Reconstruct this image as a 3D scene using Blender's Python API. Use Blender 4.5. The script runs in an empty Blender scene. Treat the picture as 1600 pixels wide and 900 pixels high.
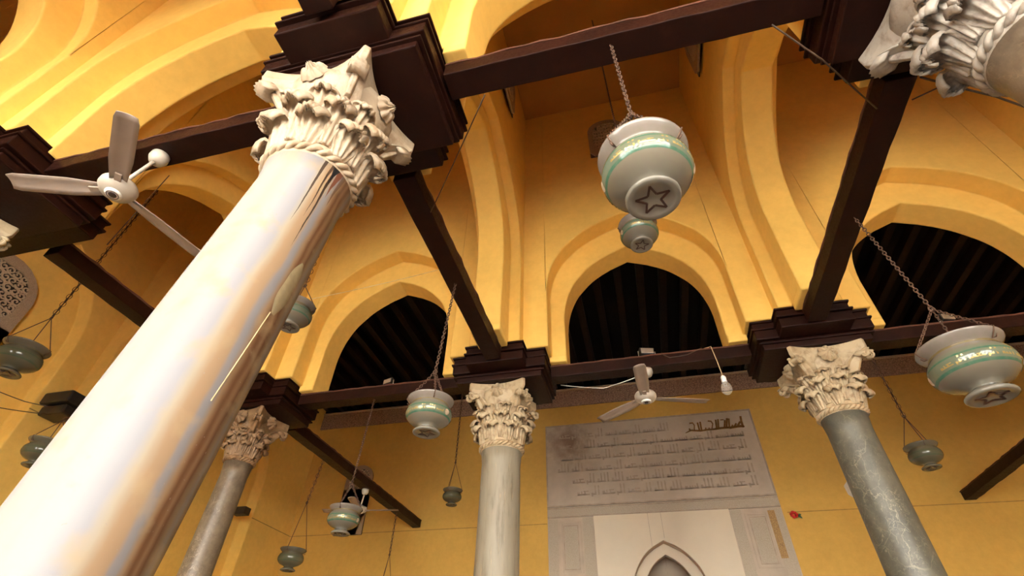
import bpy, math, random
from mathutils import Vector, Matrix
random.seed(7)
PI = math.pi
C = bpy.context.scene.collection
sc = bpy.context.scene

# ------------------------------------------------------------------ helpers
class MB:
    """collects vertices and faces of ONE mesh"""
    def __init__(s): s.v = []; s.f = []; s.sm = []
    def add(s, vs, fs, smooth=False):
        b = len(s.v); s.v += [tuple(p) for p in vs]
        s.f += [tuple(b + i for i in f) for f in fs]; s.sm += [smooth] * len(fs)
    def box(s, x0, y0, z0, x1, y1, z1):
        s.add([(x0,y0,z0),(x1,y0,z0),(x1,y1,z0),(x0,y1,z0),(x0,y0,z1),(x1,y0,z1),(x1,y1,z1),(x0,y1,z1)],
              [(0,3,2,1),(4,5,6,7),(0,1,5,4),(1,2,6,5),(2,3,7,6),(3,0,4,7)])
    def prism(s, poly, a0, a1, f):
        """poly: list of 2D points (ccw seen from +a); f(p, a) -> xyz"""
        n = len(poly)
        s.add([f(p, a0) for p in poly] + [f(p, a1) for p in poly],
              [tuple(range(n))[::-1], tuple(range(n, 2*n))] + [(i, (i+1) % n, n + (i+1) % n, n + i) for i in range(n)])
    def lathe(s, prof, seg=32, c=(0,0,0), smooth=True, cap0=True, cap1=True, axis=None):
        vs = []; n = len(prof)
        for r, z in prof:
            for k in range(seg):
                a = 2*PI*k/seg; vs.append((c[0] + r*math.cos(a), c[1] + r*math.sin(a), c[2] + z))
        fs = []
        for i in range(n-1):
            for k in range(seg):
                k2 = (k+1) % seg
                fs.append((i*seg+k, i*seg+k2, (i+1)*seg+k2, (i+1)*seg+k))
        s.add(vs, fs, smooth)
        b = len(s.v) - len(vs)
        if cap0: s.f.append(tuple(b + k for k in range(seg))[::-1]); s.sm.append(False)
        if cap1: s.f.append(tuple(b + (n-1)*seg + k for k in range(seg))); s.sm.append(False)
    def tube(s, pts, rad, seg=6, smooth=True, closed=False):
        pts = [Vector(p) for p in pts]; n = len(pts)
        if not hasattr(rad, '__len__'): rad = [rad]*n
        vs = []; ref = None
        for i, p in enumerate(pts):
            if closed: t = pts[(i+1) % n] - pts[i-1]
            else: t = pts[min(i+1, n-1)] - pts[max(i-1, 0)]
            if t.length < 1e-9: t = Vector((0,0,1))
            t.normalize()
            if ref is None:
                ref = t.orthogonal().normalized()
            ref = (ref - t*ref.dot(t))
            if ref.length < 1e-6: ref = t.orthogonal()
            ref.normalize(); bn = t.cross(ref)
            for k in range(seg):
                a = 2*PI*k/seg; vs.append(p + (ref*math.cos(a) + bn*math.sin(a))*rad[i])
        fs = []
        m = n if closed else n-1
        for i in range(m):
            j = (i+1) % n
            for k in range(seg):
                k2 = (k+1) % seg; fs.append((i*seg+k, i*seg+k2, j*seg+k2, j*seg+k))
        if not closed:
            fs.append(tuple(range(seg))[::-1]); fs.append(tuple((n-1)*seg+k for k in range(seg)))
        s.add(vs, fs, smooth)
    def ribbon(s, pts, wid, f, t0, t1):
        """thick flat stroke along 2D polyline pts; f(x,y,t)->xyz"""
        n = len(pts)
        if not hasattr(wid, '__len__'): wid = [wid]*n
        L = []; R = []
        for i in range(n):
            a = pts[max(i-1,0)]; b = pts[min(i+1,n-1)]
            dx, dy = b[0]-a[0], b[1]-a[1]; l = math.hypot(dx,dy) or 1; nx, ny = -dy/l, dx/l
            L.append((pts[i][0]+nx*wid[i]/2, pts[i][1]+ny*wid[i]/2)); R.append((pts[i][0]-nx*wid[i]/2, pts[i][1]-ny*wid[i]/2))
        vs = []
        for i in range(n): vs += [f(*L[i], t0), f(*R[i], t0), f(*R[i], t1), f(*L[i], t1)]
        fs = []
        for i in range(n-1):
            a = 4*i; b = 4*i+4
            for k in range(4): fs.append((a+k, a+(k+1)%4, b+(k+1)%4, b+k))
        fs += [(0,1,2,3)[::-1], tuple(4*(n-1)+k for k in range(4))]
        s.add(vs, fs)

def mesh_obj(name, mb, mat, parent=None, off=None, bevel=0, bseg=2, fix=True):
    me = bpy.data.meshes.new(name)
    vs = mb.v
    if off is not None: vs = [(p[0]-off[0], p[1]-off[1], p[2]-off[2]) for p in vs]
    me.from_pydata(vs, [], mb.f)
    for p, sm in zip(me.polygons, mb.sm): p.use_smooth = sm
    if mat: me.materials.append(mat)
    if fix:
        import bmesh
        bm = bmesh.new(); bm.from_mesh(me)
        bmesh.ops.remove_doubles(bm, verts=bm.verts, dist=1e-5)
        bmesh.ops.recalc_face_normals(bm, faces=bm.faces)
        bm.to_mesh(me); bm.free()
    me.update()
    o = bpy.data.objects.new(name, me); C.objects.link(o)
    if off is not None and parent is None: o.location = off
    if parent: o.parent = parent
    if bevel:
        m = o.modifiers.new('bevel', 'BEVEL'); m.width = bevel; m.segments = bseg; m.limit_method = 'ANGLE'; m.angle_limit = math.radians(35)
        m.harden_normals = False
    return o

def part(name, mb, mat, parent, local=False, **k):
    """child mesh; vertices given in world coordinates unless local"""
    return mesh_obj(name, mb, mat, parent, None if local else tuple(parent['_w'] if '_w' in parent else parent.location), **k)

def tag(o, label, cat, group=None):
    o['label'] = label; o['category'] = cat
    if group: o['group'] = group
    return o
def thing(name, label, cat, loc, group=None, rz=0):
    o = bpy.data.objects.new(name, None); C.objects.link(o); o.location = loc; o.rotation_euler = (0,0,rz)
    o.empty_display_size = .1
    return tag(o, label, cat, group)
def struct(name, mb, mat, **k):
    o = mesh_obj(name, mb, mat, **k); o['kind'] = 'structure'; return o

# ------------------------------------------------------------------ materials
def new_mat(name):
    m = bpy.data.materials.new(name); m.use_nodes = True; nt = m.node_tree
    b = nt.nodes['Principled BSDF']; return m, nt, b
def N(nt, t, **k):
    n = nt.nodes.new(t)
    for a, v in k.items():
        if a in n.inputs: n.inputs[a].default_value = v
        else: setattr(n, a, v)
    return n
def coords(nt, scale=(1,1,1), kind='Object'):
    tc = N(nt, 'ShaderNodeTexCoord'); mp = N(nt, 'ShaderNodeMapping'); mp.inputs['Scale'].default_value = scale
    nt.links.new(tc.outputs[kind], mp.inputs['Vector']); return mp.outputs['Vector']
def ramp(nt, fac, stops, interp='LINEAR'):
    r = N(nt, 'ShaderNodeValToRGB'); cr = r.color_ramp; cr.interpolation = interp
    while len(cr.elements) < len(stops): cr.elements.new(.5)
    for e, (p, c) in zip(cr.elements, stops): e.position = p; e.color = (*c, 1) if len(c) == 3 else c
    nt.links.new(fac, r.inputs['Fac']); return r.outputs['Color']
def noise(nt, vec, scale, detail=4, rough=.55, dist=0):
    n = N(nt, 'ShaderNodeTexNoise'); n.inputs['Scale'].default_value = scale; n.inputs['Detail'].default_value = detail
    n.inputs['Roughness'].default_value = rough; n.inputs['Distortion'].default_value = dist
    nt.links.new(vec, n.inputs['Vector']); return n.outputs['Fac']
def mix(nt, fac, a, b, mode='MIX'):
    m = N(nt, 'ShaderNodeMix', data_type='RGBA', blend_type=mode)
    for s, v in ((0, fac), (6, a), (7, b)):
        if hasattr(v, 'is_linked'): nt.links.new(v, m.inputs[s])
        else: m.inputs[s].default_value = v if s == 0 else ((*v, 1) if len(v) == 3 else v)
    return m.outputs[2]
def math_n(nt, op, a, b=None):
    m = N(nt, 'ShaderNodeMath', operation=op)
    for i, v in enumerate((a, b)):
        if v is None: continue
        if hasattr(v, 'is_linked'): nt.links.new(v, m.inputs[i])
        else: m.inputs[i].default_value = v
    return m.outputs[0]
def bump(nt, bsdf, h, strength, dist=.01, normal=None):
    b = N(nt, 'ShaderNodeBump'); b.inputs['Strength'].default_value = strength; b.inputs['Distance'].default_value = dist
    nt.links.new(h, b.inputs['Height'])
    if normal is not None: nt.links.new(normal, b.inputs['Normal'])
    nt.links.new(b.outputs['Normal'], bsdf.inputs['Normal'])

def plain(name, col, rough=.5, metal=0, var=.12, scale=12, bmp=.1):
    m, nt, b = new_mat(name); v = coords(nt)
    f = noise(nt, v, scale, 5)
    nt.links.new(ramp(nt, f, [(.3, tuple(c*(1-var) for c in col)), (.7, tuple(min(1, c*(1+var)) for c in col))]), b.inputs['Base Color'])
    b.inputs['Roughness'].default_value = rough; b.inputs['Metallic'].default_value = metal
    if bmp: bump(nt, b, f, bmp, .004)
    return m

def plaster(name, col, bev=.035):
    m, nt, b = new_mat(name); v = coords(nt, kind='Object')
    f1 = noise(nt, v, .9, 5, .6); f2 = noise(nt, v, 9, 6, .65)
    c1 = ramp(nt, f1, [(.3, tuple(c*.92 for c in col)), (.7, tuple(min(1, c*1.05) for c in col))])
    c2 = ramp(nt, f2, [(.35, (.93,.92,.90)), (.65, (1,1,1))])
    nt.links.new(mix(nt, 1, c1, c2, 'MULTIPLY'), b.inputs['Base Color'])
    b.inputs['Roughness'].default_value = .62
    b.inputs['Specular IOR Level'].default_value = .25
    nrm = None
    if bev:
        bv = N(nt, 'ShaderNodeBevel'); bv.samples = 3; bv.inputs['Radius'].default_value = bev; nrm = bv.outputs['Normal']
    bump(nt, b, math_n(nt, 'ADD', f2, math_n(nt, 'MULTIPLY', f1, 3.0)), .12, .02, nrm)
    return m

YEL = (.89, .575, .14)
M = {}
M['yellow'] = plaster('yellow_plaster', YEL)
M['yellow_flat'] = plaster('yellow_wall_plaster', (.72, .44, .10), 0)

def wood(name, col, rough=.46):
    m, nt, b = new_mat(name); v = coords(nt, (1,1,1))
    f = noise(nt, v, 5, 6, .6, .4); f2 = noise(nt, v, 38, 4, .7)
    c = ramp(nt, f, [(.25, tuple(x*.55 for x in col)), (.6, col), (.82, tuple(min(1, x*1.5+.004) for x in col))])
    chip = ramp(nt, f2, [(.70, (0,0,0)), (.78, (1,1,1))])
    nt.links.new(mix(nt, math_n(nt, 'MULTIPLY', chip, .14), c, (.12,.045,.025)), b.inputs['Base Color'])
    nt.links.new(ramp(nt, f2, [(.3, (rough-.08,)*3), (.8, (rough+.22,)*3)]), b.inputs['Roughness'])
    b.inputs['Specular IOR Level'].default_value = .15
    bump(nt, b, math_n(nt, 'ADD', f, f2), .18, .006)
    return m
M['wood'] = wood('dark_brown_painted_wood', (.0185, .0040, .0016))
M['wood_edge'] = wood('worn_wood_top_edge', (.11, .045, .028), .6)
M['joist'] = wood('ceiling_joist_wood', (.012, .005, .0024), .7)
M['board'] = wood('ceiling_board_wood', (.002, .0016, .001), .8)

def stone(name, col, dark, scale=6):
    m, nt, b = new_mat(name); v = coords(nt)
    f = noise(nt, v, scale, 7, .65, .3); f2 = noise(nt, v, 34, 5, .7); f3 = noise(nt, v, 2.2, 3)
    c = ramp(nt, f, [(.3, dark), (.5, col), (.75, tuple(min(1, x*1.1) for x in col))])
    c = mix(nt, ramp(nt, f3, [(.45, (0,0,0)), (.7, (.45,.45,.45))]), c, tuple(x*y for x, y in zip(col, (.80,.62,.45))))
    nt.links.new(c, b.inputs['Base Color']); b.inputs['Roughness'].default_value = .55
    bump(nt, b, math_n(nt, 'ADD', f, f2), .35, .012)
    return m
M['cap_white'] = stone('carved_cream_marble', (.44,.345,.24), (.25,.16,.08))
M['cap_warm'] = stone('carved_weathered_limestone', (.44,.34,.21), (.21,.13,.06), 9)
M['cap_rose'] = stone('carved_greyish_marble', (.34,.295,.245), (.13,.09,.07), 8)
M['cap_brown'] = stone('carved_brownish_stone', (.28,.165,.08), (.11,.058,.025), 9)

def shaft_angle(nt):
    tc = N(nt, 'ShaderNodeTexCoord'); sx = N(nt, 'ShaderNodeSeparateXYZ'); nt.links.new(tc.outputs['Object'], sx.inputs[0])
    return tc.outputs['Object'], sx
def shaft_big():
    """cream white shaft, bluish grey veins, rust brown streaks and tan weathering running down one side"""
    m, nt, b = new_mat('cream_marble_with_rust_streaks')
    vec, sx = shaft_angle(nt)
    # angle measured so that 0 is the side that faces south-east, 0.5 +- 0.25 covers that half of the shaft
    px_ = math_n(nt, 'SUBTRACT', sx.outputs[0], math_n(nt, 'MULTIPLY', sx.outputs[2], .20/4.03)); py_ = math_n(nt, 'SUBTRACT', sx.outputs[1], math_n(nt, 'MULTIPLY', sx.outputs[2], .21/4.03))   # follow the lean
    ca, sa = math.cos(math.radians(-45)), math.sin(math.radians(-45))
    xr = math_n(nt, 'ADD', math_n(nt, 'MULTIPLY', px_, ca), math_n(nt, 'MULTIPLY', py_, sa))
    yr = math_n(nt, 'SUBTRACT', math_n(nt, 'MULTIPLY', py_, ca), math_n(nt, 'MULTIPLY', px_, sa))
    ang = math_n(nt, 'ARCTAN2', yr, xr)                      # + to the right as one faces the shaft
    u = math_n(nt, 'ADD', math_n(nt, 'DIVIDE', ang, 2*PI), .5)
    mp = N(nt, 'ShaderNodeMapping'); mp.inputs['Scale'].default_value = (1,1,.28); nt.links.new(vec, mp.inputs[0])
    w = noise(nt, mp.outputs[0], 3.2, 5, .6); w2 = noise(nt, mp.outputs[0], 11, 5, .6)
    uu = math_n(nt, 'ADD', u, math_n(nt, 'ADD', math_n(nt, 'MULTIPLY', math_n(nt, 'SUBTRACT', w, .5), .06), math_n(nt, 'MULTIPLY', math_n(nt, 'SUBTRACT', w2, .5), .012)))
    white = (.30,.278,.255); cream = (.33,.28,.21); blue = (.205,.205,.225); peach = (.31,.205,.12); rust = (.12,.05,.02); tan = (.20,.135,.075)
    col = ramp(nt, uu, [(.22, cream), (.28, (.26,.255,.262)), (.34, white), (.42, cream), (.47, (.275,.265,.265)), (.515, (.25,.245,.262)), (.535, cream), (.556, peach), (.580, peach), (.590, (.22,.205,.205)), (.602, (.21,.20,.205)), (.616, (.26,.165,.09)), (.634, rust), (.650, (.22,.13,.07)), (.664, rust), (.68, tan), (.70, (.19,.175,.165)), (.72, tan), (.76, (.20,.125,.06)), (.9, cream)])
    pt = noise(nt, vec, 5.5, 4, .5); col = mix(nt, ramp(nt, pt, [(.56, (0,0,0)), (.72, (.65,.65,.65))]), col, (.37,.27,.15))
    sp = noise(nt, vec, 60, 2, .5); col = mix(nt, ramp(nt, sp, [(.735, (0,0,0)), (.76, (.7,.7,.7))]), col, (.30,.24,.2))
    # thin dark drip stains under the capital
    def drip(u0, wd, z0, z1, k=1.0):
        d = math_n(nt, 'ABSOLUTE', math_n(nt, 'SUBTRACT', math_n(nt, 'ADD', u, math_n(nt, 'MULTIPLY', math_n(nt, 'SUBTRACT', w2, .5), .012)), u0))
        taper = math_n(nt, 'MULTIPLY', math_n(nt, 'MINIMUM', 1.0, math_n(nt, 'MAXIMUM', 0.0, math_n(nt, 'DIVIDE', math_n(nt, 'SUBTRACT', sx.outputs[2], z0), z1 - z0))), wd)
        return math_n(nt, 'MULTIPLY', math_n(nt, 'GREATER_THAN', taper, d), k)
    for u0, wd, z0, c_, k in ((.535, .006, 3.45, (.03,.014,.008), .9), (.562, .005, 3.52, (.04,.018,.010), .9), (.578, .007, 3.30, (.022,.012,.008), .95), (.598, .012, 3.76, (.14,.035,.008), .9), (.578, .017, 3.90, (.008,.008,.009), .97), (.618, .010, 3.72, (.08,.03,.012), .7)):
        col = mix(nt, drip(u0, wd, z0, 4.03, k), col, c_)
    nt.links.new(col, b.inputs['Base Color']); b.inputs['Roughness'].default_value = .5; b.inputs['Specular IOR Level'].default_value = .3
    bump(nt, b, w2, .06, .006)
    return m
def shaft_streak():
    m, nt, b = new_mat('pale_streaky_marble'); v = coords(nt, (1,1,.12)); f = noise(nt, v, 9, 6, .65); f2 = noise(nt, v, 34, 4)
    c = ramp(nt, f, [(.3, (.12,.095,.062)), (.45, (.225,.19,.135)), (.7, (.28,.245,.185))])
    c = mix(nt, ramp(nt, f2, [(.62, (0,0,0)), (.72, (.5,.5,.5))]), c, (.40,.27,.15))
    nt.links.new(c, b.inputs['Base Color']); b.inputs['Roughness'].default_value = .5; bump(nt, b, f2, .12, .006); return m
def shaft_vein(name, base, dark, vein, vs=3.2):
    m, nt, b = new_mat(name); v = coords(nt, (1,1,.8)); f = noise(nt, v, 7, 7, .7); d = noise(nt, v, 2.5, 5, .6)
    c = ramp(nt, f, [(.3, dark), (.65, base)])
    dv = N(nt, 'ShaderNodeVectorMath', operation='ADD'); cmb = N(nt, 'ShaderNodeCombineXYZ')
    for i in range(3): nt.links.new(d, cmb.inputs[i])
    nt.links.new(v, dv.inputs[0]); nt.links.new(cmb.outputs[0], dv.inputs[1])
    for sc_, th, k in ((vs, .022, .85), (vs*2.3, .03, .45)):
        vo = N(nt, 'ShaderNodeTexVoronoi', feature='DISTANCE_TO_EDGE'); vo.inputs['Scale'].default_value = sc_
        nt.links.new(dv.outputs[0], vo.inputs['Vector'])
        msk = ramp(nt, vo.outputs['Distance'], [(0, (k,k,k)), (th, (0,0,0))])
        gate = ramp(nt, noise(nt, v, 2.1, 2), [(.45, (0,0,0)), (.6, (1,1,1))])
        c = mix(nt, math_n(nt, 'MULTIPLY', msk, gate), c, vein)
    sp = noise(nt, v, 26, 5, .7); c = mix(nt, ramp(nt, sp, [(.60, (0,0,0)), (.72, (.5,.5,.5))]), c, vein)
    nt.links.new(c, b.inputs['Base Color']); b.inputs['Roughness'].default_value = .42; bump(nt, b, f, .06, .005); return m
M['shaft_big'] = shaft_big(); M['shaft_streak'] = shaft_streak()
M['shaft_green'] = shaft_vein('grey_green_veined_marble', (.122,.112,.082), (.066,.064,.05), (.27,.235,.165))
M['shaft_brown'] = shaft_vein('mottled_brown_marble', (.20,.15,.098), (.085,.06,.038), (.36,.28,.19), 6)

def carved(name, base, dark, scale=26, rough=.7):
    m, nt, b = new_mat(name); v = coords(nt)
    d = noise(nt, v, scale*.4, 3)
    vo = N(nt, 'ShaderNodeTexVoronoi', feature='DISTANCE_TO_EDGE'); vo.inputs['Scale'].default_value = scale
    ad = N(nt, 'ShaderNodeVectorMath', operation='MULTIPLY_ADD'); cm = N(nt, 'ShaderNodeCombineXYZ')
    for i in range(3): nt.links.new(d, cm.inputs[i])
    nt.links.new(cm.outputs[0], ad.inputs[0]); ad.inputs[1].default_value = (.12,.12,.12); nt.links.new(v, ad.inputs[2])
    nt.links.new(ad.outputs[0], vo.inputs['Vector'])
    nt.links.new(ramp(nt, vo.outputs['Distance'], [(0, dark), (.16, base)]), b.inputs['Base Color'])
    b.inputs['Roughness'].default_value = rough
    bump(nt, b, vo.outputs['Distance'], .35, .01); return m
M['frieze'] = carved('carved_brown_frieze', (.42,.28,.20), (.19,.11,.075), 20)
M['panel'] = plain('greyish_marble_slab', (.50,.41,.32), .5, 0, .16, 1.6, .05)
def panel_mat():
    m, nt, b = new_mat('greyish_marble_slab_with_stain'); tc = N(nt, 'ShaderNodeTexCoord'); v = tc.outputs['Object']; f = noise(nt, v, 1.6, 5); f2 = noise(nt, v, 5, 5)
    c = ramp(nt, f, [(.3, (.44,.365,.285)), (.7, (.58,.48,.38))])
    vm = N(nt, 'ShaderNodeVectorMath', operation='DISTANCE'); nt.links.new(v, vm.inputs[0]); vm.inputs[1].default_value = (-2.02, 0, 1.62)
    d = math_n(nt, 'ADD', vm.outputs['Value'], math_n(nt, 'MULTIPLY', math_n(nt, 'SUBTRACT', f2, .5), .9))
    c = mix(nt, ramp(nt, d, [(.05, (.8,.8,.8)), (.62, (0,0,0))]), c, (.19,.10,.06))
    nt.links.new(c, b.inputs['Base Color']); b.inputs['Roughness'].default_value = .5; bump(nt, b, f2, .05, .004); return m
M['panel_stained'] = panel_mat()
M['panel_low'] = carved('carved_marble_border', (.49,.42,.33), (.42,.35,.265), 34)
M['panel_txt'] = plain('carved_letter_relief', (.415,.33,.25), .6, 0, .2, 8, 0)
M['cream'] = plain('cream_marble_slab', (.70,.60,.46), .45, 0, .04, 1.2, .02)
M['niche'] = plain('taupe_niche_stone', (.42,.34,.26), .6, 0, .08, 3, .05)
M['niche_edge'] = plain('brown_niche_edge', (.48,.35,.25), .6, 0, .08, 3, .05)
M['gold'] = plain('old_gilding', (.24,.115,.022), .45, .35, .25, 20, .1)
M['gold_dark'] = carved('gilded_carved_strip', (.46,.28,.09), (.26,.14,.05), 30, .5)
M['stucco'] = carved('grey_stippled_stucco', (.42,.31,.21), (.30,.215,.14), 40)
M['stucco_plain'] = plain('pale_carved_stucco', (.50,.38,.26), .75, 0, .15, 30, .3)
M['hole'] = plain('dark_opening_behind_lattice', (.022,.015,.010), .8, 0, .1, 5, 0)
M['glow_hole'] = plain('backlit_grey_behind_lattice', (.10,.085,.075), .5, 0, .1, 5, 0)  # lighter grey puts a faint backlight into the backing colour
M['chain'] = plain('rusty_iron_chain', (.10,.05,.028), .6, .3, .3, 60, .1)
M['wire'] = plain('dark_brown_wire', (.06,.03,.015), .6, 0, .2, 20, 0)
M['wire_pale'] = plain('pale_wire', (.62,.48,.26), .6, 0, .2, 20, 0)
M['white_paint'] = plain('white_enamel_paint', (.50,.44,.36), .3, 0, .04, 9, .02)
M['fan_blade'] = plain('dusty_cream_fan_blade', (.36,.285,.235), .42, 0, .08, 7, .03)
M['dark_plastic'] = plain('dark_brown_plastic', (.045,.03,.025), .4, 0, .1, 9, 0)
M['silver'] = plain('dull_aluminium', (.5,.48,.42), .35, .8, .1, 15, .05)
M['white_plastic'] = plain('white_plastic', (.9,.88,.84), .35, 0, .03, 10, 0)
M['black_metal'] = plain('black_enamel', (.018,.015,.013), .45, 0, .2, 12, .05)
M['red'] = plain('red_plastic', (.55,.02,.015), .4, 0, .15, 25, .1)
M['green_plastic'] = plain('green_plastic_leaf', (.06,.14,.04), .5, 0, .15, 25, .1)
M['patch'] = plain('tan_mortar_patch', (.26,.20,.105), .85, 0, .12, 22, .3)
M['paper'] = plain('white_paper', (.62,.56,.48), .8, 0, .05, 9, .05)
M['crack'] = plain('dark_wall_joint', (.36,.21,.055), .9, 0, .2, 9, 0)
M['floor'] = plain('pale_floor_stone', (.50,.44,.36), .8, 0, .15, 2, .05)
M['court'] = plain('courtyard_marble_paving', (.42,.41,.385), .55, 0, .06, 1.5, .05)
M['court_wall'] = plain('pale_courtyard_plaster', (.82,.79,.73), .7, 0, .05, .5, 0)
M['ceil'] = plain('brown_painted_ceiling', (.50,.24,.05), .8, 0, .08, 1.5, .05)
M['star'] = plain('brown_star_paint', (.05,.017,.008), .4, 0, .1, 10, 0)
M['gold_txt'] = plain('gold_glass_enamel', (.50,.37,.14), .25, .4, .15, 30, .05)

def lamp_glass(name, olive):
    m, nt, b = new_mat(name); tc = N(nt, 'ShaderNodeTexCoord'); sx = N(nt, 'ShaderNodeSeparateXYZ'); nt.links.new(tc.outputs['Object'], sx.inputs[0])
    v = tc.outputs['Object']; f = noise(nt, v, 14, 5, .6); f2 = noise(nt, v, 5, 3)
    z = math_n(nt, 'ADD', sx.outputs[2], math_n(nt, 'MULTIPLY', math_n(nt, 'SUBTRACT', f2, .5), .012))
    k = .24 if olive else .33
    w = lambda *c: tuple(x*k for x in c)
    pearl = w(.74,.60,.52); grey = w(.62,.52,.39); gr = (.13*k,.46*k,.29*k); lg = (.42*k,.53*k,.37*k)
    c = ramp(nt, z, [(.0, w(.74,.67,.56)), (.14, w(.60,.55,.45)), (.255, grey), (.292, grey), (.296, gr), (.325, gr), (.330, lg), (.452, lg), (.457, gr), (.475, gr), (.48, lg), (.56, grey), (.618, pearl), (.622, w(.60,.42,.16)), (.648, w(.60,.42,.16)), (.652, pearl), (.83, w(.90,.78,.70))])
    c = mix(nt, ramp(nt, f, [(.3, (0,0,0)), (.75, (.45,.45,.45))]), c, w(.62,.60,.40))
    if olive: c = mix(nt, .55, c, (.13,.115,.06))  # darker variant, mixed towards olive
    nt.links.new(c, b.inputs['Base Color']); b.inputs['Roughness'].default_value = .13
    b.inputs['Coat Weight'].default_value = .4; b.inputs['Coat Roughness'].default_value = .08
    b.inputs['Sheen Weight'].default_value = 0
    b.inputs['Subsurface Weight'].default_value = 0
    tr = N(nt, 'ShaderNodeBsdfTranslucent'); nt.links.new(c, tr.inputs['Color'])
    mx = N(nt, 'ShaderNodeMixShader'); mx.inputs[0].default_value = .25
    out = nt.nodes['Material Output']; nt.links.new(b.outputs[0], mx.inputs[1]); nt.links.new(tr.outputs[0], mx.inputs[2]); nt.links.new(mx.outputs[0], out.inputs[0])
    return m
M['lamp'] = lamp_glass('pearly_white_green_glass', False); M['lamp_olive'] = lamp_glass('dim_olive_green_glass', True)
def clear_glass():
    m, nt, b = new_mat('clear_bulb_glass'); b.inputs['Base Color'].default_value = (.8,.75,.65,1); b.inputs['Roughness'].default_value = .05
    f = noise(nt, coords(nt), 20, 2); nt.links.new(ramp(nt, f, [(.3, (.03,)*3), (.8, (.10,)*3)]), b.inputs['Roughness'])
    tr = N(nt, 'ShaderNodeBsdfTransparent'); mx = N(nt, 'ShaderNodeMixShader'); lw = N(nt, 'ShaderNodeLayerWeight'); lw.inputs['Blend'].default_value = .25
    nt.links.new(math_n(nt, 'ADD', math_n(nt, 'MULTIPLY', lw.outputs['Facing'], .45), .12), mx.inputs[0])
    nt.links.new(tr.outputs[0], mx.inputs[1]); nt.links.new(b.outputs[0], mx.inputs[2]); nt.links.new(mx.outputs[0], nt.nodes['Material Output'].inputs[0]); return m
M['bulb'] = clear_glass()

# ------------------------------------------------------------------ camera (calibrated on the tie beams, columns and wall joints)
yaw, pitch, roll, F = .265044, .722172, -.0316809, 768.523
Rz = Matrix.Rotation(yaw, 3, 'Z'); Rx = Matrix.Rotation(pitch, 3, 'X'); Ry = Matrix.Rotation(roll, 3, 'Y')
R = Rz @ Rx @ Ry
right, fwd, up = R.col[0], R.col[1], R.col[2]
cam = bpy.data.objects.new('camera', bpy.data.cameras.new('camera')); C.objects.link(cam)
cam.matrix_world = Matrix((( right.x, up.x, -fwd.x, 0), (right.y, up.y, -fwd.y, 0), (right.z, up.z, -fwd.z, 1.5), (0,0,0,1)))
cam.data.sensor_width = 36; cam.data.lens = F/1600*36; cam.data.clip_start = .02; cam.data.clip_end = 200
sc.camera = cam

# ------------------------------------------------------------------ plan of the hall
XC = [-5.65, -1.67, 2.30, 6.27]              # column lines
XL, XR = -9.25, 9.90                          # side walls
YD, YB, YA, YQ = -2.80, 1.61, 5.98, 12.30     # facade row, near row, far row, back wall
Z_BEAM, Z_BT, Z_CAP = 5.10, 5.28, 5.37        # beam bottom, beam top, top of the wooden imposts
Z_TOP = 11.4; Z_TIMBER = 8.56

KEEL = [(1,0),(.985,.13),(.95,.27),(.9,.39),(.82,.52),(.72,.625),(.58,.745),(.42,.84),(.28,.905),(0,1)]
def keel(half, zs, za):
    """arch outline, from the left springing over the pointed crown to the right springing"""
    pts = [(u*half, zs + h*(za-zs)) for u, h in KEEL]
    fine = []
    for i in range(7):
        p0 = pts[max(i-1,0)]; p1 = pts[i]; p2 = pts[i+1]; p3 = pts[min(i+2,9)]
        for t in (0, .34, .67):
            q = []
            for k in range(2):
                m1 = (p2[k]-p0[k])/2; m2 = (p3[k]-p1[k])/2
                q.append((2*t**3-3*t*t+1)*p1[k] + (t**3-2*t*t+t)*m1 + (-2*t**3+3*t*t)*p2[k] + (t**3-t*t)*m2)
            fine.append(tuple(q))
    fine += pts[7:]
    fine[0] = pts[0]
    return [(-x, z) for x, z in fine] + [(x, z) for x, z in fine[:-1]][::-1]

def arch_layer(mb, u0, u1, z0, zt, arches, a0, a1, f):
    """wall layer between planes a0<a1, from u0 to u1, open under each arch (centre, half, spring, apex)"""
    cur = u0; zprev = None
    def pier(xe, ze):
        pl = [(cur, z0), (xe, z0)] + ([(xe, ze)] if ze is not None else []) + [(xe, zt), (cur, zt)] + ([(cur, zprev)] if zprev is not None else [])
        n = len(pl)
        for a in (a0, a1): mb.add([f(x, a, z) for x, z in pl], [tuple(range(n))])
        mb.add([f(cur,a0,z0), f(xe,a0,z0), f(xe,a1,z0), f(cur,a1,z0)], [(0,1,2,3)])
        mb.add([f(cur,a0,zt), f(xe,a0,zt), f(xe,a1,zt), f(cur,a1,zt)], [(0,1,2,3)])
    for (c, h, zs, za) in arches:
        k = [(c+x, z) for x, z in keel(h, zs, za)]
        pier(k[0][0], k[0][1])
        path = [(k[0][0], z0)] + k + [(k[-1][0], z0)]
        for p, q in zip(path[:-1], path[1:]):
            mb.add([f(p[0],a0,p[1]), f(q[0],a0,q[1]), f(q[0],a1,q[1]), f(p[0],a1,p[1])], [(0,1,2,3)], True)
        for p, q in zip(k[:-1], k[1:]):
            for a in (a0, a1): mb.add([f(p[0],a,p[1]), f(q[0],a,q[1]), f(q[0],a,zt), f(p[0],a,zt)], [(0,1,2,3)])
            mb.add([f(p[0],a0,zt), f(q[0],a0,zt), f(q[0],a1,zt), f(p[0],a1,zt)], [(0,1,2,3)])
        cur = k[-1][0]; zprev = k[-1][1]
    pier(u1, None)
    mb.add([f(u0,a0,z0), f(u0,a1,z0), f(u0,a1,zt), f(u0,a0,zt)], [(0,1,2,3)])
    mb.add([f(u1,a0,z0), f(u1,a1,z0), f(u1,a1,zt), f(u1,a0,zt)], [(0,1,2,3)])
fx = lambda u, a, z: (u, a, z)       # wall running along X
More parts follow.
